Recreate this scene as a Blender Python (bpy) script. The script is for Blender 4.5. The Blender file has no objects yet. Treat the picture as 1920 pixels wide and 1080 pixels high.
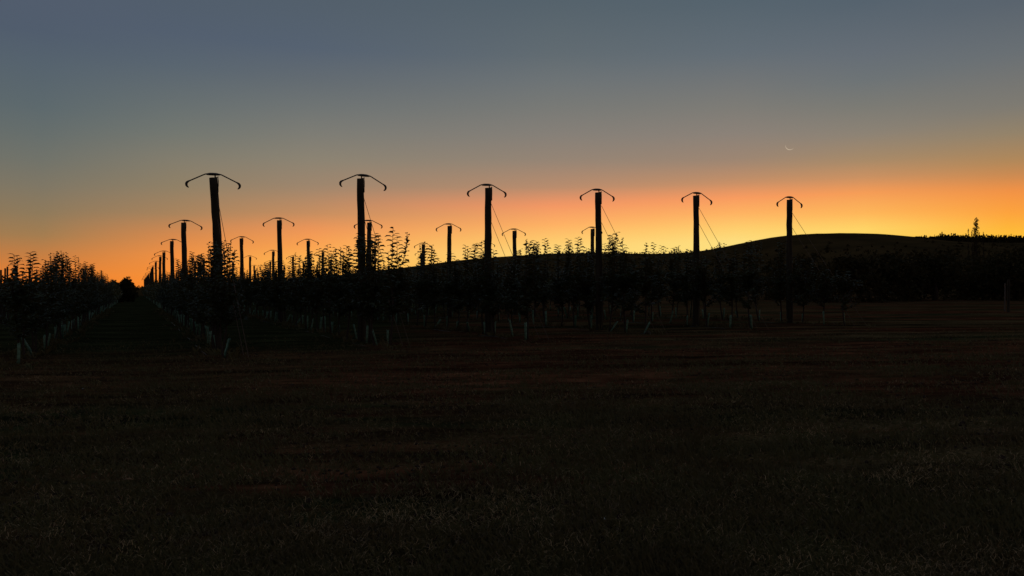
import bpy, math, random
import numpy as np
from mathutils import Vector, Matrix, noise

random.seed(7)
rng = np.random.default_rng(7)
S = bpy.context.scene
COL = S.collection
R = math.radians

# ------------------------------------------------------------------ camera
F = 1423.0            # focal length in pixels of the 1920 px wide photograph
HOR = 545.0           # row of the horizon
CAMZ = 1.5
cam = bpy.data.cameras.new('camera')
cam.sensor_width = 36.0
cam.lens = 36.0 * F / 1920.0
cam.clip_start = 0.1
cam.clip_end = 9000.0
co = bpy.data.objects.new('camera', cam)
co.location = (0, 0, CAMZ)
co.rotation_euler = (R(90) + math.atan((HOR - 540) / F), 0, 0)
COL.objects.link(co)
S.camera = co
S.render.resolution_x = 1024
S.render.resolution_y = 576

# ------------------------------------------------------------------ sky
def lin(c):
    return [((v / 255.0) / 12.92 if v / 255.0 <= 0.04045 else (((v / 255.0) + 0.055) / 1.055) ** 2.4) for v in c]

W = bpy.data.worlds.new('World')
S.world = W
W.use_nodes = True
nt = W.node_tree
for n in list(nt.nodes):
    nt.nodes.remove(n)
N = nt.nodes.new
L = nt.links.new
out = N('ShaderNodeOutputWorld')
bgA = N('ShaderNodeBackground')
bgB = N('ShaderNodeBackground')
add = N('ShaderNodeAddShader')
sky = N('ShaderNodeTexSky')
sky.sky_type = 'NISHITA'
sky.sun_disc = False
sky.sun_elevation = R(-4.0)
sky.sun_rotation = R(17.0)
L(sky.outputs[0], bgA.inputs[0]); bgA.inputs[1].default_value = 0.05
geo = N('ShaderNodeTexCoord')
sep = N('ShaderNodeSeparateXYZ')
L(geo.outputs['Generated'], sep.inputs[0])
def mth(op, a, b=None, clamp=False):
    m = N('ShaderNodeMath'); m.operation = op; m.use_clamp = clamp
    for i, v in enumerate((a, b)):
        if v is None: continue
        if isinstance(v, (int, float)): m.inputs[i].default_value = v
        else: L(v, m.inputs[i])
    return m.outputs[0]
elev = mth('ARCSINE', sep.outputs[2])                       # radians
elpos = mth('ADD', mth('DIVIDE', elev, R(90)), 0.0, True)   # 0 horizon .. 1 zenith
azi = mth('ARCTAN2', sep.outputs[0], sep.outputs[1])        # 0 ahead, + right
ZEN = (64, 70, 84)
stations = {
    80: [(0,(81,92,108)),(60,(80,92,108)),(120,(85,98,109)),(200,(92,104,108)),(250,(101,109,107)),(300,(112,114,105)),(350,(126,118,100)),(400,(142,121,90)),(440,(162,124,80)),(480,(198,126,66)),(520,(232,129,50)),(545,(242,124,38))],
    330: [(0,(81,93,107)),(60,(82,94,110)),(120,(88,100,111)),(200,(103,111,111)),(250,(114,118,111)),(300,(130,124,108)),(350,(143,127,101)),(400,(168,130,91)),(440,(212,136,77)),(480,(241,144,66)),(520,(250,145,54)),(545,(250,138,44))],
    580: [(0,(82,94,106)),(90,(85,97,112)),(150,(98,106,112)),(200,(110,115,114)),(250,(124,123,115)),(300,(139,130,113)),(350,(157,132,107)),(400,(197,140,94)),(430,(236,148,86)),(460,(250,161,80)),(490,(254,182,84)),(545,(254,170,60))],
    1040: [(0,(84,97,106)),(100,(96,106,112)),(150,(108,114,116)),(200,(119,120,116)),(250,(132,126,118)),(300,(148,131,115)),(350,(182,138,107)),(385,(242,149,98)),(420,(253,174,98)),(450,(253,200,108)),(475,(253,216,122)),(545,(253,200,90))],
    1380: [(0,(84,98,108)),(100,(98,108,116)),(200,(124,122,116)),(250,(138,128,118)),(300,(156,132,112)),(340,(194,141,101)),(370,(247,153,93)),(400,(253,177,96)),(430,(253,206,109)),(457,(252,223,128)),(545,(253,205,80))],
    1620: [(0,(84,97,108)),(100,(100,108,116)),(150,(108,114,116)),(200,(122,121,114)),(250,(139,129,115)),(300,(166,136,102)),(335,(204,144,95)),(360,(244,154,84)),(400,(253,181,88)),(432,(253,213,102)),(545,(253,190,60))],
    1890: [(0,(88,98,108)),(100,(104,110,114)),(200,(125,121,112)),(250,(146,129,104)),(300,(174,134,88)),(330,(203,137,79)),(360,(242,145,66)),(400,(252,162,58)),(440,(253,188,54)),(545,(252,150,30))],
}
def ramp(stops):
    r = N('ShaderNodeValToRGB')
    L(elpos, r.inputs[0])
    cr = r.color_ramp
    cr.interpolation = 'LINEAR'
    stops = sorted(stops)
    while len(cr.elements) < len(stops): cr.elements.new(0.5)
    for e, (p, c) in zip(cr.elements, stops): e.position = p
    for e, (p, c) in zip(cr.elements, stops):
        l = lin(c); e.color = (l[0], l[1], l[2], 1)
    return r.outputs[0]
keys = []
dusk = [(0.0, (86, 68, 66)), (0.08, (92, 72, 72)), (0.22, (76, 70, 76)), (0.5, (66, 68, 76)), (1.0, ZEN)]
keys.append((-180, ramp(dusk)))
keys.append((-95, ramp([(0.0, (120, 84, 66)), (0.08, (98, 90, 84)), (0.2, (70, 80, 94)), (0.5, (58, 70, 90)), (1.0, ZEN)])))
for px in sorted(stations):
    az = math.atan((px - 960) / F)
    st = []
    for y, c in stations[px]:
        el = math.atan((HOR - y) / F * math.cos(az))
        st.append((max(0.0, el / R(90)), c))
    st.append((0.42, (72, 86, 104))); st.append((1.0, ZEN))
    keys.append((math.degrees(az), ramp(st)))
keys.append((100, ramp([(0.0, (130, 84, 56)), (0.08, (104, 92, 82)), (0.2, (72, 82, 94)), (0.5, (58, 70, 90)), (1.0, ZEN)])))
keys.append((180, ramp(dusk)))
cur = keys[0][1]
for (a0, _), (a1, c1) in zip(keys, keys[1:]):
    mr = N('ShaderNodeMapRange')
    mr.clamp = True
    mr.interpolation_type = 'LINEAR'
    L(azi, mr.inputs[0])
    mr.inputs[1].default_value = R(a0); mr.inputs[2].default_value = R(a1)
    mx = N('ShaderNodeMix'); mx.data_type = 'RGBA'
    L(mr.outputs[0], mx.inputs[0]); L(cur, mx.inputs[6]); L(c1, mx.inputs[7])
    cur = mx.outputs[2]
L(cur, bgB.inputs[0]); bgB.inputs[1].default_value = 1.0
L(bgA.outputs[0], add.inputs[0]); L(bgB.outputs[0], add.inputs[1])
L(add.outputs[0], out.inputs[0])
W.cycles.sampling_method = 'MANUAL'
W.cycles.sample_map_resolution = 1024

S.view_settings.view_transform = 'Standard'
S.view_settings.look = 'None'
S.view_settings.exposure = 0
S.view_settings.gamma = 1
S.view_settings.use_curve_mapping = False

# ------------------------------------------------------------------ helpers
def material(name, col, col2=None, scale=8.0, rough=0.8, bump=0.0, bscale=60.0, stretch=(1, 1, 1), spec=0.3, trans=None):
    m = bpy.data.materials.new(name)
    m.use_nodes = True
    t = m.node_tree
    p = t.nodes['Principled BSDF']
    p.inputs['Roughness'].default_value = rough
    p.inputs['Specular IOR Level'].default_value = spec
    tc = t.nodes.new('ShaderNodeTexCoord')
    mp = t.nodes.new('ShaderNodeMapping'); mp.inputs['Scale'].default_value = stretch
    t.links.new(tc.outputs['Object'], mp.inputs[0])
    n = t.nodes.new('ShaderNodeTexNoise'); n.inputs['Scale'].default_value = scale; n.inputs['Detail'].default_value = 5
    t.links.new(mp.outputs[0], n.inputs['Vector'])
    r = t.nodes.new('ShaderNodeValToRGB')
    r.color_ramp.elements[0].position = 0.35; r.color_ramp.elements[1].position = 0.65
    c2 = col2 or [c * 0.6 for c in col]
    r.color_ramp.elements[0].color = (*c2, 1); r.color_ramp.elements[1].color = (*col, 1)
    t.links.new(n.outputs[0], r.inputs[0]); t.links.new(r.outputs[0], p.inputs['Base Color'])
    if bump:
        n2 = t.nodes.new('ShaderNodeTexNoise'); n2.inputs['Scale'].default_value = bscale; n2.inputs['Detail'].default_value = 4
        t.links.new(mp.outputs[0], n2.inputs['Vector'])
        b = t.nodes.new('ShaderNodeBump'); b.inputs['Strength'].default_value = bump; b.inputs['Distance'].default_value = 0.02
        t.links.new(n2.outputs[0], b.inputs['Height']); t.links.new(b.outputs[0], p.inputs['Normal'])
    if trans:
        tr = t.nodes.new('ShaderNodeBsdfTranslucent'); tr.inputs[0].default_value = (*trans, 1)
        mx = t.nodes.new('ShaderNodeMixShader'); mx.inputs[0].default_value = 0.22
        o = t.nodes['Material Output']
        t.links.new(p.outputs[0], mx.inputs[1]); t.links.new(tr.outputs[0], mx.inputs[2]); t.links.new(mx.outputs[0], o.inputs[0])
    return m

def mesh_obj(name, verts, faces, mat, parent=None, smooth=False):
    me = bpy.data.meshes.new(name)
    me.from_pydata([tuple(map(float, v)) for v in verts], [], faces)
    if smooth: me.shade_smooth()
    me.materials.append(mat)
    o = bpy.data.objects.new(name, me)
    COL.objects.link(o)
    if parent: o.parent = parent
    return o

def tag(o, label=None, cat=None, group=None, kind=None):
    if label: o['label'] = label
    if cat: o['category'] = cat
    if group: o['group'] = group
    if kind: o['kind'] = kind
    return o

def empty(name, loc, rz=0.0):
    o = bpy.data.objects.new(name, None)
    o.empty_display_size = 0.2
    o.location = loc; o.rotation_euler = (0, 0, rz)
    COL.objects.link(o)
    return o

def copy_tree(o, parent=None):
    c = o.copy(); COL.objects.link(c)
    if parent: c.parent = parent
    for ch in kids.get(o.name, []):
        g = copy_tree(ch, c)
        kids.setdefault(c.name, []).append(g)
    return c
kids = {}
def reg(root, child):
    kids.setdefault(root.name, []).append(child)
    return child

class MB:
    def __init__(self): self.v = []; self.f = []
    def tube(self, pts, rad, sides=8, squash=1.0, cap=True):
        pts = [Vector(p) for p in pts]
        if isinstance(rad, (int, float)): rad = [rad] * len(pts)
        base = len(self.v)
        prev = None
        for i, p in enumerate(pts):
            d = (pts[min(i + 1, len(pts) - 1)] - pts[max(i - 1, 0)]).normalized()
            if prev is None:
                a = d.cross(Vector((0, 1, 0)) if abs(d.y) < 0.9 else Vector((1, 0, 0))).normalized()
            else:
                a = (prev - d * prev.dot(d)).normalized()
            prev = a
            b = d.cross(a)
            for k in range(sides):
                t = 2 * math.pi * k / sides
                self.v.append(p + a * math.cos(t) * rad[i] + b * math.sin(t) * rad[i] * squash)
        for i in range(len(pts) - 1):
            for k in range(sides):
                k2 = (k + 1) % sides
                self.f.append((base + i * sides + k, base + i * sides + k2, base + (i + 1) * sides + k2, base + (i + 1) * sides + k))
        if cap:
            self.f.append(tuple(base + k for k in reversed(range(sides))))
            e = base + (len(pts) - 1) * sides
            self.f.append(tuple(e + k for k in range(sides)))
    def box(self, c, s, rz=0.0):
        b = len(self.v)
        cz, sz = math.cos(rz), math.sin(rz)
        for dx in (-.5, .5):
            for dy in (-.5, .5):
                for dz in (-.5, .5):
                    x, y = dx * s[0], dy * s[1]
                    self.v.append(Vector((c[0] + x * cz - y * sz, c[1] + x * sz + y * cz, c[2] + dz * s[2])))
        for q in ((0,1,3,2),(4,6,7,5),(0,4,5,1),(2,3,7,6),(0,2,6,4),(1,5,7,3)):
            self.f.append(tuple(b + i for i in q))
    def leaf(self, p, az, pitch, droop, ln, wd, roll=0.0):
        """a folded, arching leaf: 8 vertices, 6 faces"""
        p = Vector(p)
        h = Vector((math.cos(az), math.sin(az), 0)); up = Vector((0, 0, 1))
        side0 = Vector((-math.sin(az), math.cos(az), 0))
        b = len(self.v)
        c = p.copy(); a = pitch
        cent = [c.copy()]; dirs = [h * math.cos(a) + up * math.sin(a)]
        for k in range(3):
            d = h * math.cos(a) + up * math.sin(a)
            c = c + d * (ln / 3); cent.append(c.copy()); dirs.append(d); a -= droop
        self.v.append(cent[0])
        for k, w in ((1, 1.0), (2, 0.85)):
            d = dirs[k]; n = side0.cross(d).normalized() * -1
            s = (side0 * math.cos(roll) + n * math.sin(roll)) * (wd * w * 0.5)
            fold = n * (wd * 0.16)
            self.v += [cent[k] + s + fold, cent[k], cent[k] - s + fold]
        self.v.append(cent[3])
        self.f += [(b, b+2, b+1), (b, b+3, b+2), (b+1, b+2, b+5, b+4), (b+2, b+3, b+6, b+5), (b+4, b+5, b+7), (b+5, b+6, b+7)]
    def obj(self, name, mat, parent=None, smooth=False):
        o = mesh_obj(name, self.v, self.f, mat, parent, smooth)
        if parent is not None: reg(parent, o)
        return o

# ------------------------------------------------------------------ site axes
# rows run along ROW (away from the camera, to the left); header poles run along HED
ROW = Vector((-0.4431, 0.8965, 0)); HED = Vector((0.8965, 0.4431, 0))
HAZ = math.atan2(HED.y, HED.x)

def hgt(x, y, fine=True):
    u = x * 0.8965 + y * 0.4431
    u = max(0.0, u)
    h = 0.5 * (1 - math.exp(-u * 0.0225 / 0.5 * 1.35)) * 0.98
    r = math.hypot(x, y)
    if fine and r < 90:
        k = max(0.0, 1 - r / 90)
        h += 0.035 * k * noise.noise(Vector((x * 0.35, y * 0.5, 3.1)))
        h += 0.022 * k * noise.noise(Vector((x * 1.1, y * 1.9, 7.7)))
        # old wheel ruts of the headland
        w = 0.35 * noise.noise(Vector((x * 0.12, 0, 1.0)))
        for yc in (11.2, 13.1, 15.4, 17.2):
            q = (y + 0.055 * x + w - yc) / 0.28
            if abs(q) < 3 and x > -3: h -= 0.05 * math.exp(-q * q) * min(1, (x + 3) / 4)
    return h

# ------------------------------------------------------------------ ground
def ground_material():
    m = bpy.data.materials.new('orchard_soil')
    m.use_nodes = True
    t = m.node_tree; p = t.nodes['Principled BSDF']
    p.inputs['Roughness'].default_value = 0.95; p.inputs['Specular IOR Level'].default_value = 0.0
    tc = t.nodes.new('ShaderNodeTexCoord')
    def nz(scale, st, det=5, seed=0.0):
        mp = t.nodes.new('ShaderNodeMapping'); mp.inputs['Scale'].default_value = st; mp.inputs['Location'].default_value = (seed, seed * 2, 0)
        t.links.new(tc.outputs['Object'], mp.inputs[0])
        n = t.nodes.new('ShaderNodeTexNoise'); n.inputs['Scale'].default_value = scale; n.inputs['Detail'].default_value = det; n.inputs['Roughness'].default_value = 0.6
        t.links.new(mp.outputs[0], n.inputs['Vector']); return n.outputs[0]
    def rp(src, stops):
        r = t.nodes.new('ShaderNodeValToRGB'); e = r.color_ramp.elements
        e[0].position, e[1].position = stops[0][0], stops[1][0]
        e[0].color = (*stops[0][1], 1); e[1].color = (*stops[1][1], 1)
        t.links.new(src, r.inputs[0]); return r.outputs[0]
    def mixc(fac, a, b):
        x = t.nodes.new('ShaderNodeMix'); x.data_type = 'RGBA'
        t.links.new(fac, x.inputs[0]); t.links.new(a, x.inputs[6]); t.links.new(b, x.inputs[7]); return x.outputs[2]
    soil = rp(nz(3.0, (.5, 2.2, 1), 8), [(0.33, (0.085, 0.034, 0.016)), (0.7, (0.290, 0.120, 0.056))])
    dry = rp(nz(22.0, (1, 1, 1), 6, 4), [(0.33, (0.060, 0.043, 0.018)), (0.72, (0.280, 0.195, 0.086))])
    green = rp(nz(30.0, (1, 1, 1), 6, 9), [(0.33, (0.030, 0.036, 0.014)), (0.7, (0.105, 0.108, 0.042))])
    f1 = rp(nz(0.2, (0.5, 1.8, 1), 6, 2), [(0.44, (0, 0, 0)), (0.56, (1, 1, 1))])
    def mt(op, a, b=None, clamp=False):
        m_ = t.nodes.new('ShaderNodeMath'); m_.operation = op; m_.use_clamp = clamp
        for i, v in enumerate((a, b)):
            if v is None: continue
            if isinstance(v, (int, float)): m_.inputs[i].default_value = v
            else: t.links.new(v, m_.inputs[i])
        return m_.outputs[0]
    sp_ = t.nodes.new('ShaderNodeSeparateXYZ'); t.links.new(tc.outputs['Object'], sp_.inputs[0])
    X_, Y_ = sp_.outputs[0], sp_.outputs[1]
    wob = mt('MULTIPLY', mt('SUBTRACT', nz(0.35, (1, 1, 1), 6, 31), 0.5), 9.0)
    # grassed alley and verge on the left, patchy elsewhere
    gl = mt('MULTIPLY', mt('ADD', mt('ADD', mt('MULTIPLY', X_, -1.0), -2.6), wob), 0.5, True)
    gp = rp(nz(0.3, (0.4, 1.9, 1), 6, 13), [(0.52, (0, 0, 0)), (0.62, (1, 1, 1))])
    gsel = mt('MAXIMUM', gl, gp)
    # worn bare soil of the headland
    hb = mt('MULTIPLY', mt('SUBTRACT', 5.0, mt('ABSOLUTE', mt('ADD', mt('SUBTRACT', Y_, 14.0), wob))), 0.5, True)
    c = mixc(f1, dry, soil); c = mixc(hb, c, soil)
    gk = mt('MULTIPLY', gsel, mt('SUBTRACT', 1.0, mt('MULTIPLY', hb, 0.6)))
    c = mixc(gk, c, green)
    # long streaks left by machines, and darker damp patches
    st_ = rp(nz(0.5, (0.10, 2.6, 1), 6, 17), [(0.40, (0.42, 0.42, 0.42)), (0.58, (1, 1, 1))])
    dp_ = rp(nz(0.9, (0.7, 1.6, 1), 7, 23), [(0.36, (0.5, 0.5, 0.5)), (0.60, (1.15, 1.1, 1.05))])
    for q_ in (st_, dp_):
        x = t.nodes.new('ShaderNodeMix'); x.data_type = 'RGBA'; x.blend_type = 'MULTIPLY'; x.inputs[0].default_value = 1.0
        t.links.new(c, x.inputs[6]); t.links.new(q_, x.inputs[7]); c = x.outputs[2]
    t.links.new(c, p.inputs['Base Color'])
    b = t.nodes.new('ShaderNodeBump'); b.inputs['Strength'].default_value = 1.0; b.inputs['Distance'].default_value = 0.05
    t.links.new(nz(14.0, (1, 1, 1), 8, 5), b.inputs['Height']); t.links.new(b.outputs[0], p.inputs['Normal'])
    return m

def axis(lo, hi, step, far, grow=1.13):
    a = list(np.arange(lo, hi + 1e-6, step))
    s = step; v = hi
    while v < far: s *= grow; v += s; a.append(v)
    s = step; v = lo
    while v > -far: s *= grow; v -= s; a.insert(0, v)
    return a
gx = axis(-14, 18, 0.12, 4000); gy = axis(2.5, 24, 0.1, 4000)
gv = [(x, y, hgt(x, y)) for y in gy for x in gx]
nx = len(gx)
gf = [(j * nx + i, j * nx + i + 1, (j + 1) * nx + i + 1, (j + 1) * nx + i) for j in range(len(gy) - 1) for i in range(nx - 1)]
ground = mesh_obj('ground', gv, gf, ground_material(), smooth=True)
tag(ground, kind='structure')

# ------------------------------------------------------------------ hill
D = 600.0
knots = [(-900,545),(200,545),(380,541),(560,525),(700,508),(780,499),(850,489),(900,484),(960,480),(1020,476),(1080,474),(1160,475),(1240,476),(1300,473),(1340,467),(1400,454),(1450,444),(1500,439),(1560,437),(1620,437),(1680,440),(1740,447),(1780,450),(1860,450),(1920,451),(2200,462),(3000,490),(4200,545)]
kx = [k[0] for k in knots]; ky = [CAMZ + (HOR - k[1]) / F * D for k in knots]
def ridge(x):
    p = 960 + x / D * F
    return 0.25 * (np.interp(p - 30, kx, ky) + 2 * np.interp(p, kx, ky) + np.interp(p + 30, kx, ky)) - 1.0
def hillz(x, y):
    t = (y - 170) / (D - 170) if y < D else 1 - (y - D) / 700
    t = min(1, max(0, t))
    b = t ** 1.35 if y < D else t * t * (3 - 2 * t)
    z = ridge(x) * b
    z += (noise.noise(Vector((x * 0.03, y * 0.02, 0))) * 2.5 * (1 - b) + noise.noise(Vector((x * 0.11, y * 0.05, 5))) * 0.2) * min(1, z / 8.0)
    return z + 1.0 * b - 0.6 * (1 - b)
hx = list(np.linspace(-650, 1150, 300)); hy = list(np.linspace(165, D, 60)) + list(np.linspace(D + 8, 1300, 60))
hv = [(x, y, hillz(x, y)) for y in hy for x in hx]
nh = len(hx)
hf = [(j * nh + i, j * nh + i + 1, (j + 1) * nh + i + 1, (j + 1) * nh + i) for j in range(len(hy) - 1) for i in range(nh - 1)]
hill_m = material('hill_grass', (0.105, 0.064, 0.024), (0.060, 0.040, 0.016), scale=0.03, rough=1.0, bump=0.6, bscale=0.6, spec=0.0)  # grass colour lifted and warmed to stand in for haze glare
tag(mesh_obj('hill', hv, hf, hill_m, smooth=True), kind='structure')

# scattered scrub over the hillside and the young plantation at its right end
leaf_dark = material('far_foliage', (0.080, 0.060, 0.024), (0.030, 0.026, 0.010), scale=0.4, rough=0.95, spec=0.0)
def clump(vs, fs, x, y, z, w, h, n, size, cone=0.0):
    for _ in range(n):
        t = rng.random(); a = rng.random() * 6.283; q = math.sqrt(rng.random())
        rr = w * 0.5 * q * ((1 - t) if cone else math.sin(math.pi * (0.12 + 0.86 * t)))
        c = np.array([x + math.cos(a) * rr, y + math.sin(a) * rr, z + h * t])
        d1 = rng.normal(size=3); d1 /= np.linalg.norm(d1); d2 = rng.normal(size=3); d2 -= d1 * d2.dot(d1); d2 /= np.linalg.norm(d2)
        s = size * (0.6 + 0.8 * rng.random())
        b = len(vs)
        vs += [c - d1 * s, c + d2 * s * 0.55, c + d1 * s, c - d2 * s * 0.55]
        fs.append((b, b + 1, b + 2, b + 3))
vs, fs = [], []
for _ in range(900):
    x = rng.uniform(-250, 700); y = rng.uniform(230, 520)
    z = hillz(x, y)
    if z < 2: continue
    w = rng.uniform(1.5, 4.5)
    clump(vs, fs, x, y, z - 0.2, w, w * rng.uniform(0.35, 0.6), 16, 0.7)
for p in np.arange(1000, 1345, 5.0):           # fringe of low scrub on the saddle of the skyline
    x = (p - 960) / F * D
    if rng.random() < 0.75: clump(vs, fs, x, D, hillz(x, D) - 0.3, rng.uniform(1.5, 3), rng.uniform(0.8, 2.0), 16, 0.5)
tag(mesh_obj('hillside_scrub', vs, fs, leaf_dark), kind='stuff', label='low dark scrub scattered over the far hillside', cat='scrub')
vs, fs = [], []
for p in np.arange(1715, 2250, 1.5):
    for row in range(3):
        y = D - 14 * row + rng.uniform(-5, 5); x = (p + rng.uniform(-1.5, 1.5) - 960) / F * y
        h = rng.uniform(3.4, 5.2) if p > 1765 else rng.uniform(0.4, 1.6) + max(0, p - 1735) / 30 * 2.6
        if rng.random() < 0.08: h += 1.6
        clump(vs, fs, x, y, hillz(x, y) - 0.8, 2.6, h, 30, 0.6, cone=1)
tag(mesh_obj('distant_plantation', vs, fs, leaf_dark), kind='stuff', label='dark line of distant conifers along the ridge at the right', cat='wood')

# ------------------------------------------------------------------ moon
mm = bpy.data.materials.new('moonlight'); mm.use_nodes = True
t = mm.node_tree; t.nodes.clear()
em = t.nodes.new('ShaderNodeEmission'); em.inputs[0].default_value = (1.0, 0.80, 0.58, 1); em.inputs[1].default_value = 0.55
oo = t.nodes.new('ShaderNodeOutputMaterial'); t.links.new(em.outputs[0], oo.inputs[0])
dirm = Vector(((1481.5 - 960) / F, 1, (HOR - 273.0) / F)).normalized()
MD = 3000.0; mr_ = 7.2 / F * MD * 1.03
rightv = dirm.cross(Vector((0, 0, 1))).normalized(); upv = rightv.cross(dirm)
lit = (rightv * -0.42 + upv * -0.91).normalized(); perp = dirm.cross(lit).normalized()
v, f = [], []
for shell in (1.0, 0.97):
    for i in range(25):
        la = R(-78) + R(156) * i / 24
        for j in range(5):
            lo = R(31) * j / 4
            # longitude measured from the limb towards the viewer
            q = lit * math.cos(lo) - dirm * math.sin(lo)
            v.append((q * math.cos(la) + perp * math.sin(la)) * mr_ * shell)
for i in range(24):
    for j in range(4):
        a = i * 5 + j
        f.append((a, a + 1, a + 6, a + 5)); f.append((a + 125, a + 130, a + 131, a + 126))
moon = mesh_obj('moon', v, f, mm)
moon.location = Vector((0, 0, CAMZ)) + dirm * MD
tag(moon, 'thin bright crescent moon lying on its back in the dusk sky', 'moon')

# ------------------------------------------------------------------ poles
wood = material('weathered_pole_wood', (0.075, 0.060, 0.036), (0.030, 0.025, 0.016), scale=9, rough=0.85, bump=0.5, bscale=30, stretch=(1, 1, 0.12))
steel = material('dark_pipe_steel', (0.09, 0.085, 0.08), (0.05, 0.045, 0.04), scale=20, rough=0.55, spec=0.5)
pale = material('pale_plastic', (0.42, 0.42, 0.38), (0.3, 0.3, 0.27), scale=15, rough=0.5)
rust = material('wire_steel', (0.20, 0.13, 0.09), (0.12, 0.08, 0.05), scale=20, rough=0.6)
PH = 4.28

def pole_mesh(seed, kink=0.0):
    b = MB(); rr = random.Random(seed); pts, rad = [], []
    for i in range(17):
        z = -0.3 + (PH + 0.3) * i / 16
        t = max(0, z) / PH
        pts.append((kink * math.sin(t * 3.3) * 0.04 + rr.uniform(-.006, .006), rr.uniform(-.006, .006), z))
        rad.append(0.118 - 0.024 * t + rr.uniform(-.004, .004))
    pts[-1] = (pts[-1][0], pts[-1][1], PH)
    b.tube(pts, rad, 14)
    for _ in range(3):      # knots
        z = rr.uniform(1.5, 3.9); a = rr.uniform(0, 6.28)
        b.tube([(math.cos(a) * .085, math.sin(a) * .085, z), (math.cos(a) * .112, math.sin(a) * .112, z + .01)], [.025, .012], 6)
    return b

def make_pole(seed, kink, tilt=0.0):
    root = empty('netting_pole', (0, 0, 0))
    b = pole_mesh(seed, kink); b.obj('pole', wood, root, smooth=True)
    # bent pipe arm with a saucer plate in the middle
    a = MB(); z0 = PH + 0.10
    pr = []
    for s in np.linspace(-1, 1, 41):
        x = s * 0.615
        ax = abs(x)
        z = z0 - 0.012 * (ax / 0.2) ** 2 if ax < 0.2 else z0 - 0.012 - (ax - 0.2) * 0.46
        pr.append((x, 0.0, z))
    a.tube(pr, 0.0155, 8)
    arm = a.obj('cross_arm', steel, root, smooth=True)
    pl = MB(); n = 18
    for k, (r_, zz) in enumerate(((0.0, .030), (.10, .026), (.18, .008), (.215, -.014), (.16, -.030), (.0, -.038))):
        for j in range(n):
            t_ = 2 * math.pi * j / n
            pl.v.append(Vector((max(r_, .001) * math.cos(t_), max(r_, .001) * 0.42 * math.sin(t_), z0 + zz - 0.004)))
    for k in range(5):
        for j in range(n):
            j2 = (j + 1) % n
            pl.f.append((k * n + j, k * n + j2, (k + 1) * n + j2, (k + 1) * n + j))
    pl_o = pl.obj('saucer_plate', steel, root, smooth=True)
    tl = [arm, pl_o]
    for sg in (-1, 1):
        h = MB()
        ze = z0 - 0.203
        prof = [(.590, .012, .017), (.622, -.004, .022), (.655, -.026, .030), (.676, -.060, .034), (.674, -.100, .031), (.655, -.132, .023), (.628, -.152, .014), (.612, -.156, .006)]
        h.tube([(sg * x, 0, ze + z) for x, z, r_ in prof], [r_ for x, z, r_ in prof], 8)
        tl.append(h.obj('hook', steel, root, smooth=True))
    for q in tl:
        q.data.transform(Matrix.Scale(0.915, 4, (1, 0, 0)))
        q.data.transform(Matrix.Translation((0.03 * tilt, 0, z0)) @ Matrix.Rotation(R(tilt), 4, 'Y') @ Matrix.Translation((0, 0, -z0)))
    br = MB()
    br.tube([(0.035, -0.0, z0 - .02), (0.035, -0.0, PH - 0.02), ], 0.017, 8)
    br.box((0.098, -0.03, PH - 0.16), (0.012, 0.045, 0.40))
    br.box((0.066, -0.03, PH + 0.012), (0.076, 0.045, 0.012))
    br.obj('bracket', steel, root)
    cl = MB(); cl.box((0.107, -0.032, PH - 0.13), (0.008, 0.028, 0.17))
    cl.obj('clip', pale, root)
    return root

SP = 11.83   # depth step of the poles down a row
heads = []
for (px, top, bx, base, lean) in ((399.5, 334, 405.5, 660, 0), (673, 336, 678, 635, 0), (913, 353, 916, 623, 0), (1121, 361, 1123, 612, 0), (1304, 367, 1304, 604, 0), (1477, 375, 1480, 600, 0)):
    Y = 18.8 + (27.2 - 18.8) * len(heads) / 5.0
    X = (bx + 1 - 960) / F * Y
    heads.append((X, Y, (px - bx) / F * Y, CAMZ + (HOR - top) / F * Y))
protos = [make_pole(3, 1.6, -0.3), make_pole(11, 0.4, 3.2), make_pole(17, -0.5, -1.6), make_pole(23, 0.2, -1.0), make_pole(29, 0.5, 1.6), make_pole(37, -0.3, 0.4)]
used = [False] * 6
ORD = ['first', 'second', 'third', 'fourth', 'fifth', 'sixth', 'seventh', 'eighth', 'ninth', 'tenth', 'eleventh', 'twelfth', 'thirteenth', 'fourteenth', 'fifteenth', 'sixteenth', 'seventeenth', 'eighteenth', 'nineteenth', 'twentieth']
ROWN = ['leftmost', 'second', 'third', 'fourth', 'fifth', 'rightmost']
FRONT = ['tallest and leftmost front pole, slightly crooked dark wood under a bent umbrella arm',
         'second front pole from the left, with a small knot and bent steel arm on top',
         'third front pole from the left, two stay wires dropping to its right',
         'fourth front pole from the left, standing before the hill saddle',
         'fifth front pole from the left, where the hill starts to climb',
         'rightmost pole of all, dark round wood standing in front of the hill']
pole_pos = []
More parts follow.
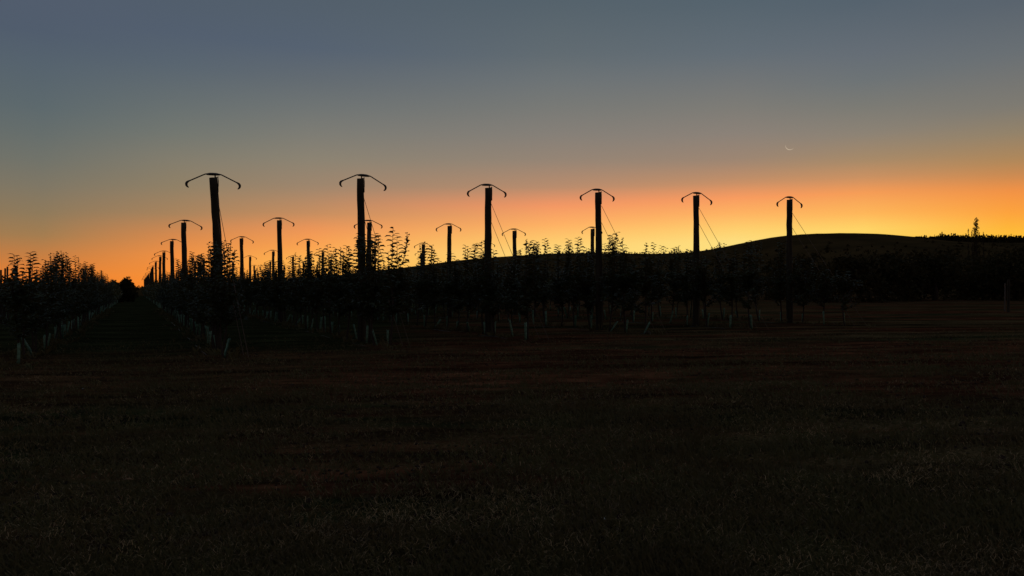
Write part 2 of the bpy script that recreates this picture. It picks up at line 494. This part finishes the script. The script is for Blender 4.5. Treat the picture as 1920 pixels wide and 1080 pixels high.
for r_, (X, Y, ln, topz) in enumerate(heads):
    for k in range(16):
        jit = rng.uniform(-.25, .25) if k > 2 else 0
        dk = SP * k + jit + ((0.5, -0.25, -0.5, -0.4, 0.35, 0.0)[r_] if k else 0)
        y = Y + dk
        x = X - dk * 0.4431 / 0.8965 + (rng.uniform(-.08, .08) if k > 1 else 0)
        vi = r_ if k == 0 else int(rng.integers(1, 6))
        if not used[vi]: o = protos[vi]; used[vi] = True
        else: o = copy_tree(protos[vi])
        gz = hgt(x, y)
        hscale = (topz - gz) / PH if k == 0 else rng.uniform(0.97, 1.03)
        o.location = (x, y, gz)
        lx = math.atan(ln / PH) if k == 0 else rng.uniform(-.022, .006)
        yaw = HAZ + (rng.uniform(-.12, .12) if k else (0.02, -0.03, 0.04, 0, -0.02, 0.03)[r_])
        o.rotation_euler = (rng.uniform(-.01, .02), lx, yaw)
        o.scale = (1, 1, hscale)
        if k == 0: lab = FRONT[r_]
        elif k < 6: lab = '%s pole back in the %s row of tall poles, with bent arm on top' % (ORD[k], ROWN[r_])
        else: lab = 'small distant pole far down the %s row of tall poles' % ROWN[r_]
        tag(o, lab, 'pole', 'tall netting poles with umbrella arms in the orchard')
        pole_pos.append((r_, k, x, y))

# stay wires of the front poles
for r_, (X, Y, ln, topz) in enumerate(heads):
    gz = hgt(X, Y)
    for w, (dz, off) in enumerate(((0.42, (1.65, -2.45)), (0.95, (1.42, -2.10)))):
        p0 = Vector((X + ln * 0.9 + 0.09, Y - 0.05, topz - dz))
        ax, ay = X + off[0], Y + off[1]
        p1 = Vector((ax, ay, hgt(ax, ay) - 0.05))
        m = MB(); pts = []
        for i in range(13):
            q = i / 12
            pts.append(p0.lerp(p1, q) + Vector((0, 0, -0.03 * math.sin(math.pi * q))))
        o = empty('stay_wire', p1)
        inv = [p - p1 for p in pts]
        m.tube(inv, 0.0066, 5); m.obj('wire', rust, o)
        m2 = MB(); c = inv[7] if w == 0 else inv[8]
        d_ = (inv[7] - inv[8]).normalized()
        m2.tube([c - d_ * 0.06, c - d_ * 0.03, c + d_ * 0.03, c + d_ * 0.06], [.005, .012, .012, .005], 6); m2.obj('tensioner', rust, o)
        tag(o, '%s stay wire slanting down to the right from the %s front pole' % (('upper', 'lower')[w], ROWN[r_]), 'wire', 'stay wires of the front poles')

# ------------------------------------------------------------------ trees
leafm = material('fruit_tree_leaf', (0.060, 0.085, 0.030), (0.035, 0.050, 0.018), scale=3, rough=0.5, spec=0.4, trans=(0.14, 0.09, 0.02))
bark = material('young_bark', (0.085, 0.062, 0.045), (0.045, 0.033, 0.025), scale=30, rough=0.9, bump=0.4, bscale=80)

def make_tree(seed, tall):
    rr = random.Random(seed)
    root = empty('fruit_tree', (0, 0, 0))
    tr = MB(); pts, rad = [], []
    wx, wy = rr.uniform(-.1, .1), rr.uniform(-.1, .1)
    TH = rr.uniform(1.5, 1.75)
    for i in range(9):
        q = i / 8
        pts.append((wx * math.sin(q * 2.6), wy * math.sin(q * 3.1 + .4), -0.1 + (TH + .1) * q)); rad.append(0.023 - 0.011 * q)
    tr.tube(pts, rad, 7)
    def tpt(z):
        q = min(1, max(0, (z + .1) / (TH + .1))); return Vector((wx * math.sin(q * 2.6), wy * math.sin(q * 3.1 + .4), z))
    fo = MB()
    for _ in range(22):     # side branches
        z = 0.5 + (TH - .62) * rr.random() ** .85; a = rr.uniform(0, 6.283); ln = rr.uniform(0.4, 0.8) * (1.15 - 0.22 * z)
        up = rr.uniform(0.35, 1.1)
        p = tpt(z); bp = [p]
        n = 5
        for k in range(n):
            p = p + Vector((math.cos(a) * math.cos(up), math.sin(a) * math.cos(up), math.sin(up))) * (ln / n)
            a += rr.uniform(-.25, .25); up += rr.uniform(-.2, .12); bp.append(p)
        tr.tube(bp, [0.010 - 0.0014 * k for k in range(n + 1)], 5)
        nl = int(ln / 0.019)
        for k in range(nl):
            q = (k + .5) / nl * n * 0.95 + 0.05 * n; i = min(n - 1, int(q)); c = bp[i].lerp(bp[i + 1], q - i)
            fo.leaf(c, rr.uniform(0, 6.283), rr.uniform(-.3, .8), rr.uniform(.1, .45), rr.uniform(.08, .13), rr.uniform(.038, .056), rr.uniform(-.8, .8))
            if rr.random() < .35:
                fo.leaf(c + Vector((rr.uniform(-.06, .06), rr.uniform(-.06, .06), rr.uniform(-.06, .06))), rr.uniform(0, 6.283), rr.uniform(-.4, .6), rr.uniform(.1, .45), rr.uniform(.07, .11), rr.uniform(.034, .05), rr.uniform(-.8, .8))
    tr.obj('trunk', bark, root, smooth=True)
    f = fo.obj('foliage', leafm, root); f['kind'] = 'stuff'
    ns = rr.randint(5, 7)
    for s_ in range(ns):     # upright one-year shoots with drooping leaves
        z = rr.uniform(TH - .7, TH - .02) if s_ else TH - .02
        p = tpt(z); a = rr.uniform(0, 6.283)
        topz = tall if s_ == 0 else rr.uniform(0.80, 1.0) * tall
        ln = max(0.35, topz - z); n = 9; bp = [p]; up = R(rr.uniform(58, 80)) if s_ else R(84)
        for k in range(n):
            p = p + Vector((math.cos(a) * math.cos(up), math.sin(a) * math.cos(up), math.sin(up))) * (ln / n)
            up = min(R(88), up + R(rr.uniform(1, 7))); a += rr.uniform(-.2, .2); bp.append(p)
        sh = MB(); sh.tube(bp, [0.0085 - 0.0006 * k for k in range(n + 1)], 5)
        so = sh.obj('shoot', bark, root, smooth=True)
        lv = MB(); nl = int(ln / 0.050); la = rr.uniform(0, 6.28)
        for k in range(nl):
            q = (k + .5) / nl * n; i = min(n - 1, int(q)); c = bp[i].lerp(bp[i + 1], q - i)
            la += math.pi + rr.uniform(-.45, .65)
            tipf = 1 - 0.35 * max(0, (k / nl - .75) / .25)
            lv.leaf(c, la, rr.uniform(.35, .8), rr.uniform(.38, .6), rr.uniform(.14, .19) * tipf, rr.uniform(.072, .09) * tipf, rr.uniform(-.7, .7))
        lo = lv.obj('leaves', leafm, so); lo['kind'] = 'stuff'
    return root

talls = [2.3, 2.45, 2.65, 2.85, 3.05, 2.55, 2.35, 2.75, 2.2]
tprot = [make_tree(100 + i, h) for i, h in enumerate(talls)]
tused = [False] * len(tprot)

guardm = material('tree_guard_plastic', (0.24, 0.44, 0.28), (0.10, 0.19, 0.12), scale=12, rough=0.5, bump=0.2, bscale=40)
def make_guard(seed, r0, h, slit):
    """a slit open sleeve with wall thickness, standing on the ground"""
    b = MB(); rr = random.Random(seed); n = 12; rings = 4; span = 6.283 - slit
    for shell in (1.0, 0.93):
        for i in range(rings + 1):
            for k in range(n + 1):
                a = slit / 2 + span * k / n
                r_ = r0 * (1 + 0.10 * i / rings + 0.05 * math.sin(a * 2 + i + seed)) * shell
                b.v.append(Vector((math.cos(a) * r_, math.sin(a) * r_ * 0.85, h * i / rings + (0.02 * math.sin(a + seed) if i == rings else 0))))
    m_ = (rings + 1) * (n + 1)
    for i in range(rings):
        for k in range(n):
            q = i * (n + 1) + k
            b.f.append((q, q + 1, q + n + 2, q + n + 1)); b.f.append((m_ + q, m_ + q + n + 1, m_ + q + n + 2, m_ + q + 1))
    for k in range(n):
        q = rings * (n + 1) + k
        b.f.append((q, q + 1, m_ + q + 1, m_ + q)); b.f.append((k, m_ + k, m_ + k + 1, k + 1))
    for i in range(rings):
        for k in (0, n):
            q = i * (n + 1) + k
            b.f.append((q, q + n + 1, m_ + q + n + 1, m_ + q))
    return b.obj('tree_guard', guardm, None, smooth=True)
gprot = [make_guard(1, .028, .46, 1.2), make_guard(2, .036, .48, 2.2), make_guard(3, .024, .42, .8)]
gused = [False] * 3

# desired height of the shoots against the sky, along the front of the orchard
prof_x = [0, 120, 200, 380, 480, 520, 640, 655, 760, 775, 850, 900, 1000, 1050, 1170, 1200, 1330, 1380, 1450, 1480, 1600]
prof_y = [480, 482, 490, 466, 452, 472, 465, 442, 436, 460, 466, 460, 458, 448, 434, 456, 462, 446, 436, 478, 500]
rowbase = [(-10.85, 17.1)] + [(h[0], h[1]) for h in heads]
cand = []
for ri, (X, Y) in enumerate(rowbase):
    start = -3 if ri else -2
    for j in range(start, 215):
        s_ = j * 1.0 + 0.5
        x = X + ROW.x * s_ + rng.uniform(-.06, .06); y = Y + ROW.y * s_ + rng.uniform(-.12, .12)
        cand.append([y, x, ri, j])
cand_sorted = sorted(cand, key=lambda c: (c[0] + (4 if c[2] else 0)))
near = set(id(c) for c in cand_sorted[:296])
tgroup = 'young fruit trees planted in the orchard rows'
ggroup = 'pale tree guards round the feet of the young trees'
RN = ['poleless left row', 'leftmost pole row', 'second pole row', 'third pole row', 'fourth pole row', 'fifth pole row', 'rightmost pole row']
order = {}
far_list = []
for c in sorted(cand, key=lambda c: (c[2], c[3])):
    y, x, ri, j = c
    if id(c) not in near:
        far_list.append(c); continue
    order[ri] = order.get(ri, 0) + 1
    n_ = order[ri]
    px = 960 + x / y * F
    gz = hgt(x, y)
    if n_ <= (10 if ri >= 2 else 5):
        want = CAMZ + (HOR - np.interp(px, prof_x, prof_y)) / F * y - gz
        want = min(3.2 if n_ <= 5 else 2.95, max(2.15, want)) * rng.choice([1.05, 1.01, 0.95, 0.87])
    else:
        want = rng.choice([2.15, 2.25, 2.35, 2.5, 2.65, 2.85], p=[.25, .25, .2, .15, .1, .05])
    # in the two left rows the bodies stay low and only the shoots reach up
    aim = want / (0.82 if ri <= 1 else 0.97)
    ts = [i for i in range(len(talls)) if abs(talls[i] - aim) < 0.2] or [int(np.argmin([abs(t_ - aim) for t_ in talls]))]
    ti = int(rng.choice(ts))
    if not tused[ti]: o = tprot[ti]; tused[ti] = True
    else: o = copy_tree(tprot[ti])
    o.location = (x, y, gz)
    o.rotation_euler = (rng.uniform(-.04, .04), rng.uniform(-.04, .04), rng.uniform(0, 6.283))
    sc = rng.uniform(0.95, 1.15) if ri <= 1 else rng.uniform(1.1, 1.4)
    o.scale = (sc, sc, want / talls[ti])
    if n_ <= 20: lab = '%s young leafy fruit tree from the near end of the %s' % (ORD[n_ - 1], RN[ri])
    else: lab = 'young fruit tree among the many alike further back in the %s' % RN[ri]
    tag(o, lab, 'tree', tgroup)
    # guard
    gi = int(rng.integers(0, 3))
    if rng.random() < (0.85 if ri == 0 else 0.95):
        if not gused[gi]: g = gprot[gi]; gused[gi] = True
        else: g = gprot[gi].copy(); COL.objects.link(g)
        lean = abs(rng.normal(0, .13)) + (rng.uniform(.2, .6) if rng.random() < (.35 if ri == 0 else .22) else 0)
        a = rng.uniform(0, 6.283)
        g.location = (x + rng.uniform(-.05, .05), y + rng.uniform(-.05, .05), hgt(x, y) - 0.01)
        g.rotation_euler = (math.cos(a) * lean, math.sin(a) * lean, rng.uniform(0, 6.283))
        g.scale = (1, 1, rng.uniform(.8, 1.12))
        st = 'leaning' if lean > .2 else 'upright'
        if n_ <= 20: lab = '%s pale green guard sleeve of the %s tree in the %s' % (st, ORD[n_ - 1], RN[ri])
        else: lab = 'small pale sleeve at a tree foot further back in the %s' % RN[ri]
        tag(g, lab, 'tree guard', ggroup)

# the rest of the orchard: too many to build singly
far_list2 = [(c[0], c[1], c[2]) for c in far_list]
for ri, off in ((-1, 3.85), (-2, 7.7), (-3, 11.55)):
    for j in range(2, 190):
        X = -10.85 - HED.x * off; Y = 17.1 - HED.y * off
        s_ = j * 1.0 + rng.uniform(-.1, .1)
        far_list2.append((Y + ROW.y * s_, X + ROW.x * s_, ri))
vs, fs, tv, tf, gv_, gf_ = [], [], [], [], [], []
def prism(vv, ff, x, y, z, r_, h, dx=0.0, dy=0.0):
    b = len(vv)
    for zz, ox, oy in ((0, 0, 0), (h, dx, dy)):
        for k in range(4):
            a = k * math.pi / 2 + .4; vv.append((x + ox + math.cos(a) * r_, y + oy + math.sin(a) * r_, z + zz))
    for k in range(4): ff.append((b + k, b + (k + 1) % 4, b + 4 + (k + 1) % 4, b + 4 + k))
    ff.append((b + 4, b + 5, b + 6, b + 7))
for y, x, ri in far_list2:
    z = hgt(x, y)
    d = math.hypot(x, y)
    h = rng.uniform(1.45, 1.75)
    n = 110 if d < 75 else (60 if d < 120 else 36)
    s_ = 0.075 if d < 75 else (0.12 if d < 120 else 0.18)
    clump(vs, fs, x, y, z + 0.5, 1.25, h, n, s_)
    for q in range(rng.integers(1, 4)):        # upright shoots above the body
        sx, sy = x + rng.uniform(-.3, .3), y + rng.uniform(-.3, .3); hh = rng.uniform(.2, .85)
        for k in range(int(hh / .08) if d < 120 else 3):
            clump(vs, fs, sx, sy, z + 1.6 + h * .1 + hh * rng.random(), 0.16, 0.05, 1, s_ * .75)
    prism(tv, tf, x, y, z - .05, 0.022, 1.3)
    a = rng.uniform(0, 6.28); l_ = rng.uniform(0, .06)
    if rng.random() < .8: prism(gv_, gf_, x, y, z - .01, 0.034, rng.uniform(.38, .48), math.cos(a) * l_, math.sin(a) * l_)
fo = tag(mesh_obj('orchard_foliage', vs, fs, leafm), kind='stuff', label='dark leafy mass of the far orchard rows running to the horizon', cat='orchard')
tag(mesh_obj('orchard_trunks', tv, tf, bark), kind='stuff', label='thin trunks of the far orchard rows', cat='trunks')
tag(mesh_obj('orchard_guards', gv_, gf_, guardm), kind='stuff', label='tiny pale tree guards of the far orchard rows', cat='tree guards')

# thin stakes standing above the leaves at the far left
sp = None
for i, (px, ty, Y) in enumerate(((2, 506, 34), (8, 503, 37), (14, 500, 40), (30, 501, 42), (56, 505, 46), (190, 507, 60))):
    x = (px - 960) / F * Y; z = hgt(x, Y); h = CAMZ + (HOR - ty) / F * Y - z
    if sp is None:
        b = MB(); b.tube([(0, 0, -.2), (0.01, 0, 1.2), (0, 0, 2.5)], [.05, .047, .042], 8); sp = b.obj('wooden_stake', wood); o = sp
    else: o = sp.copy(); COL.objects.link(o)
    o.location = (x, Y, z); o.scale = (1, 1, h / 2.5); o.rotation_euler = (0, rng.uniform(-.02, .02), i)
    tag(o, '%s thin dark stake from the left edge poking above the left rows' % ORD[i], 'stake', 'stakes above the rows at the far left')

# ------------------------------------------------------------------ bigger trees and shrubs
darkleaf = material('dark_tree_leaf', (0.080, 0.062, 0.024), (0.030, 0.028, 0.010), scale=1.2, rough=0.8, spec=0.1, trans=(0.05, 0.04, 0.01))
def big_tree(name, x, y, w, h, lab, cat, group=None, base=0.15, lobes=9, n=260, size=0.14, seed=0):
    rr = random.Random(seed)
    z = hgt(x, y) if y < 165 else max(hgt(x, y), hillz(x, y))
    root = empty(name, (x, y, z))
    t_ = MB()
    t_.tube([(0, 0, -.3), (.02 * w, 0, h * .3), (-.01 * w, 0, h * .72)], [w * .035 + .03, w * .028 + .02, .02], 8)
    cents = []
    for k in range(lobes):
        a = rr.uniform(0, 6.283); q = rr.uniform(.15, 1) ** .6; zt = rr.uniform(base + .1, .86)
        ww = w * .5 * q * math.sin(math.pi * min(.98, .18 + .75 * zt))
        c = Vector((math.cos(a) * ww * .75, math.sin(a) * ww * .75, h * zt)); cents.append(c)
        t_.tube([(0, 0, h * max(.1, zt - .3)), (c.x * .5, c.y * .5, h * (zt - .08)), c], [.03, .02, .008], 5)
    t_.obj('trunk', bark, root, smooth=True)
    vv, ff = [], []
    for c in cents:
        s_ = w * rr.uniform(.26, .42)
        clump(vv, ff, c.x, c.y, c.z - s_ * .42, s_ * 1.5, s_ * rr.uniform(.8, 1.1), int(n * rr.uniform(.7, 1.2)), size)
        for _ in range(5):
            clump(vv, ff, c.x + rr.uniform(-.5, .5) * s_, c.y + rr.uniform(-.5, .5) * s_, c.z + s_ * rr.uniform(.1, .6), s_ * .3, s_ * .3, 8, size * .8)
    cr = mesh_obj('crown', vv, ff, darkleaf, root); cr['kind'] = 'stuff'
    tag(root, lab, cat, group)
def at(px, Y): return (px - 960) / F * Y
big_tree('bushy_tree', at(228, 96), 96, 3.6, 3.0, 'round bushy tree standing at the far end of the left grass lane', 'tree', base=.05, lobes=16, n=240, size=.16, seed=5)
hz = [(1590, 66, 7, 3.4), (1645, 74, 8, 4.2), (1700, 82, 9, 4.4), (1752, 78, 8, 3.6), (1800, 88, 9, 4.9), (1850, 80, 8, 3.9), (1905, 84, 9, 4.6), (1965, 76, 9, 4.5), (1520, 72, 7, 3.2), (1465, 84, 8, 3.4)]
for i, (px, Y, w, h) in enumerate(hz):
    lab = '%s dark bushy tree from the left in the windbreak below the ridge on the right' % ORD[[8, 9].index(i) if False else {9: 0, 8: 1, 0: 2, 1: 3, 2: 4, 3: 5, 4: 6, 5: 7, 6: 8, 7: 9}[i]]
    big_tree('windbreak_tree', at(px, Y), Y, w, h, lab, 'tree', 'bushy trees of the windbreak at the right', base=0.0, lobes=14, n=170, size=.2, seed=40 + i)

def poplar(px, Y, top, w, lab, seed, n):
    x = at(px, Y); z = max(hgt(x, Y), hillz(x, Y)) - .3; h = CAMZ + (HOR - top) / F * Y - z
    root = empty('poplar', (x, Y, z)); rr = random.Random(seed)
    t_ = MB(); t_.tube([(0, 0, 0), (.05, 0, h * .5), (0, 0, h * .97)], [w * .1 + .06, w * .06 + .03, .02], 7)
    vv, ff = [], []
    for k in range(n):
        q = 0.12 + .86 * (k + rr.random()) / n; a = rr.uniform(0, 6.283)
        rad = w * .5 * (1.15 - q) * rr.uniform(.3, 1.05)
        c = Vector((math.cos(a) * rad, math.sin(a) * rad, h * q))
        t_.tube([(0, 0, h * q - rad * 1.8), c], [.05, .02], 4, cap=False)
        clump(vv, ff, c.x, c.y, c.z - .2, w * .26, h * .07, 26, .17)
    t_.obj('trunk', bark, root)
    cr = mesh_obj('crown', vv, ff, darkleaf, root); cr['kind'] = 'stuff'
    tag(root, lab, 'tree')
poplar(1830, 210, 412, 3.6, 'tall thin poplar rising high above the ridge at the right', 1, 80)
poplar(1815.5, 212, 433, 1.1, 'short narrow tree left of the tall poplar on the ridge line', 2, 14)
poplar(1823, 208, 435, 1.2, 'small narrow tree touching the left side of the tall poplar', 4, 14)
poplar(1843.5, 214, 434, 1.1, 'short narrow tree right of the tall poplar on the ridge line', 3, 14)

# fence posts at the right edge
for px, ty, by, Y, r_, mt, lab, nm in ((1890.5, 524, 586, 37, .065, wood, 'dark round fence post near the right edge of the bare ground', 'fence_post'), (1884, 531, 580, 39, .035, pale, 'thinner paler post just behind the dark fence post', 'metal_stake')):
    x = at(px, Y); z = hgt(x, Y); h = CAMZ + (HOR - ty) / F * Y - z
    b = MB(); b.tube([(0, 0, -.3), (.01, 0, h * .5), (.02, 0, h - .02), (.02, 0, h)], [r_, r_ * .95, r_ * .92, r_ * .7], 10)
    o = b.obj(nm, mt if mt is wood else steel); o.location = (x, Y, z); tag(o, lab, 'post')

# drip irrigation hoses lying beside the rows
hose = material('drip_hose', (0.16, 0.15, 0.12), (0.015, 0.015, 0.012), scale=1.3, rough=0.45, spec=0.6)  # grey patches are glints painted onto the black hose
for ri in range(1, 7):
    X, Y = rowbase[ri]; m = MB(); pts = []; rad = []
    for i in range(150):
        s_ = -2.2 + i * 0.22
        off = -0.36 + 0.07 * noise.noise(Vector((s_ * .7, ri * 5, 0)))
        x = X + ROW.x * s_ + HED.x * off; y = Y + ROW.y * s_ + HED.y * off
        pts.append((x, y, hgt(x, y) - 0.010 + 0.06 * noise.noise(Vector((s_ * .5, ri * 3, 4)))))
    m.tube(pts, 0.008, 6)
    tag(m.obj('drip_hose', hose), 'thin black hose lying on the ground along the %s' % RN[ri], 'hose', 'irrigation hoses along the rows')
# loose curled end of a hose lying on the headland
m = MB(); Y = 21.0; x0 = at(1210, Y); gz = hgt(x0, Y)
m.tube([(-.12, .1, .02), (.0, .05, .06), (.08, 0, .11), (.12, -.03, .08), (.13, -.05, .02)], .010, 6)
o = m.obj('hose_end', hose); o.location = (x0, Y, gz); tag(o, 'short curled pale hose end on bare soil in front of the fourth pole', 'hose')

# ------------------------------------------------------------------ ground cover
straw = material('dry_straw', (0.62, 0.40, 0.18), (0.16, 0.10, 0.045), scale=2, rough=0.8)
grassm = material('short_grass', (0.17, 0.155, 0.06), (0.15, 0.11, 0.045), scale=1.0, rough=0.7, trans=(0.05, 0.05, 0.01))
def scatter(n, kind):
    verts, faces = [], []
    made = 0
    while made < n:
        y = 3.2 + 34 * rng.random() ** 2.3
        x = rng.uniform(-0.75, 0.75) * y * 1.0
        v_ = x * ROW.x + y * ROW.y
        q = noise.noise(Vector((x * .45, y * .7, 20 if kind == 'grass' else 33))) + .6 * noise.noise(Vector((x * 2.1, y * 2.6, 3)))
        if q + .25 * rng.normal() < (0.05 if kind == 'grass' else 0.0) and rng.random() > .12: continue
        if rng.random() < min(0.97, max(0, (y - 8) / 16)): continue
        made += 1
        z = hgt(x, y)
        a = rng.uniform(0, 6.283)
        if kind == 'grass':
            # little tuft of three blades
            for _ in range(3):
                a = rng.uniform(0, 6.283); h = rng.uniform(.02, .07); w = rng.uniform(.0012, .0026) * (1 + y / 16); l_ = rng.uniform(.01, .05)
                bx, by = x + rng.uniform(-.02, .02), y + rng.uniform(-.02, .02)
                b = len(verts); c, s = math.cos(a), math.sin(a)
                verts += [(bx - s * w, by + c * w, z - .005), (bx + s * w, by - c * w, z - .005), (bx + c * l_ * .4 + s * w * .8, by + s * l_ * .4 - c * w * .8, z + h * .65), (bx + c * l_, by + s * l_, z + h)]
                faces += [(b, b + 1, b + 2), (b, b + 2, b + 3)]
        else:
            l_ = rng.uniform(.015, .065) * (1.5 if rng.random() < .1 else 1); w = rng.uniform(.0006, .0015) * (1 + y / 18); t1 = rng.uniform(0, .03); t2 = t1 + rng.uniform(-.01, .035)
            c, s = math.cos(a), math.sin(a); bend = rng.uniform(-.02, .02)
            b = len(verts)
            verts += [(x - s * w, y + c * w, z + .004 + t1), (x + s * w, y - c * w, z + .004 + t1),
                      (x + c * l_ * .5 + s * (w + bend), y + s * l_ * .5 - c * (w + bend), z + .008 + (t1 + t2) * .6), (x + c * l_ * .5 - s * (w - bend), y + s * l_ * .5 + c * (w - bend), z + .008 + (t1 + t2) * .6),
                      (x + c * l_, y + s * l_, z + .004 + t2)]
            faces += [(b, b + 1, b + 2, b + 3), (b + 3, b + 2, b + 4)]
    return verts, faces
v, f = scatter(70000, 'grass'); tag(mesh_obj('short_grass', v, f, grassm), kind='stuff', label='short thin grass over the near ground', cat='grass')
v, f = scatter(62000, 'straw'); tag(mesh_obj('dry_straw', v, f, straw), kind='stuff', label='dry straw and cut stalks lying over the near ground', cat='straw')
# weeds and suckers along the strips under the trees
vs, fs = [], []
for X, Y in rowbase:
    for i in range(420):
        s_ = rng.uniform(-3.5, 45); off = rng.normal(0, .28)
        x = X + ROW.x * s_ + HED.x * off; y = Y + ROW.y * s_ + HED.y * off
        if noise.noise(Vector((x * .8, y * .8, 90))) < -.05: continue
        h = rng.uniform(.05, .22); z = hgt(x, y); w = rng.uniform(.05, .16)
        for _ in range(rng.integers(4, 10)):
            a = rng.uniform(0, 6.283); c, s = math.cos(a), math.sin(a); b = len(vs); q = h * rng.uniform(.5, 1.1); k = rng.uniform(.006, .014)
            bx, by = x + rng.normal(0, w * .3), y + rng.normal(0, w * .3)
            vs += [(bx - s * k, by + c * k, z - .01), (bx + s * k, by - c * k, z - .01), (bx + c * w * .4 + s * k, by + s * w * .4 - c * k, z + q * .8), (bx + c * w, by + s * w, z + q)]
            fs += [(b, b + 1, b + 2), (b, b + 2, b + 3)]
tag(mesh_obj('row_weeds', vs, fs, grassm), kind='stuff', label='low weeds growing in the strips under the young trees', cat='weeds')
# clods of soil
cm = material('soil_clod', (0.075, 0.048, 0.032), (0.035, 0.023, 0.016), scale=20, rough=1.0, spec=0.05)
vs, fs = [], []
ico = [(0, 0, 1), (.9, 0, .3), (.28, .85, .3), (-.72, .53, .3), (-.72, -.53, .3), (.28, -.85, .3), (.7, .5, -.3), (-.28, .85, -.3), (-.9, 0, -.3), (-.28, -.85, -.3), (.7, -.5, -.3)]
icf = [(0,1,2),(0,2,3),(0,3,4),(0,4,5),(0,5,1),(1,6,2),(2,6,7),(2,7,3),(3,7,8),(3,8,4),(4,8,9),(4,9,5),(5,9,10),(5,10,1),(1,10,6)]
for _ in range(9000):
    y = 3.4 + 16 * rng.random() ** 1.6; x = rng.uniform(-.75, .75) * y
    if noise.noise(Vector((x * .5, y * .8, 50))) < 0 and rng.random() > .2: continue
    s_ = rng.uniform(.006, .022) * (1 + .5 * (rng.random() < .1)); z = hgt(x, y); b = len(vs)
    a = rng.uniform(0, 6.283); c, s = math.cos(a), math.sin(a)
    for p in ico:
        k = rng.uniform(.75, 1.2); px_, py_ = p[0] * s_ * k * 1.3, p[1] * s_ * k
        vs.append((x + px_ * c - py_ * s, y + px_ * s + py_ * c, z + .2 * s_ + p[2] * s_ * k * .7))
    fs += [tuple(b + i for i in q) for q in icf]
tag(mesh_obj('soil_clods', vs, fs, cm, smooth=False), kind='stuff', label='small clods of soil scattered over the near ground', cat='clods')

# single things lying in the foreground
def dry_leaf(px, py, ln, rz, mat, lab, name='fallen_leaf'):
    Y = CAMZ * F / (py - HOR); x = at(px, Y); Y = (CAMZ - hgt(x, Y)) * F / (py - HOR); x = at(px, Y)
    m = MB(); m.leaf((0, 0, 0.01), 0, .25, .22, ln, ln * .33, .1)
    o = m.obj(name, mat); o.location = (x, Y, hgt(x, Y) + .012); o.rotation_euler = (0, 0, rz); tag(o, lab, 'leaf')
tan = material('dry_leaf', (0.42, 0.21, 0.07), (0.2, 0.1, 0.04), scale=20, rough=0.6)
whitem = material('bleached_leaf', (0.75, 0.72, 0.62), (0.6, 0.58, 0.5), scale=20, rough=0.6)
dry_leaf(228, 906, .10, .1, tan, 'long tan dry leaf lying in the dark grass at the lower left')
dry_leaf(252, 905, .05, .4, tan, 'small tan scrap of dry leaf just right of the long tan leaf')
dry_leaf(154, 732, .05, 1.2, whitem, 'tiny bleached leaf, the brightest speck on the ground at the left')
dry_leaf(1135, 981, .05, 2.2, whitem, 'small pale leaf scrap in the straw at the lower middle')
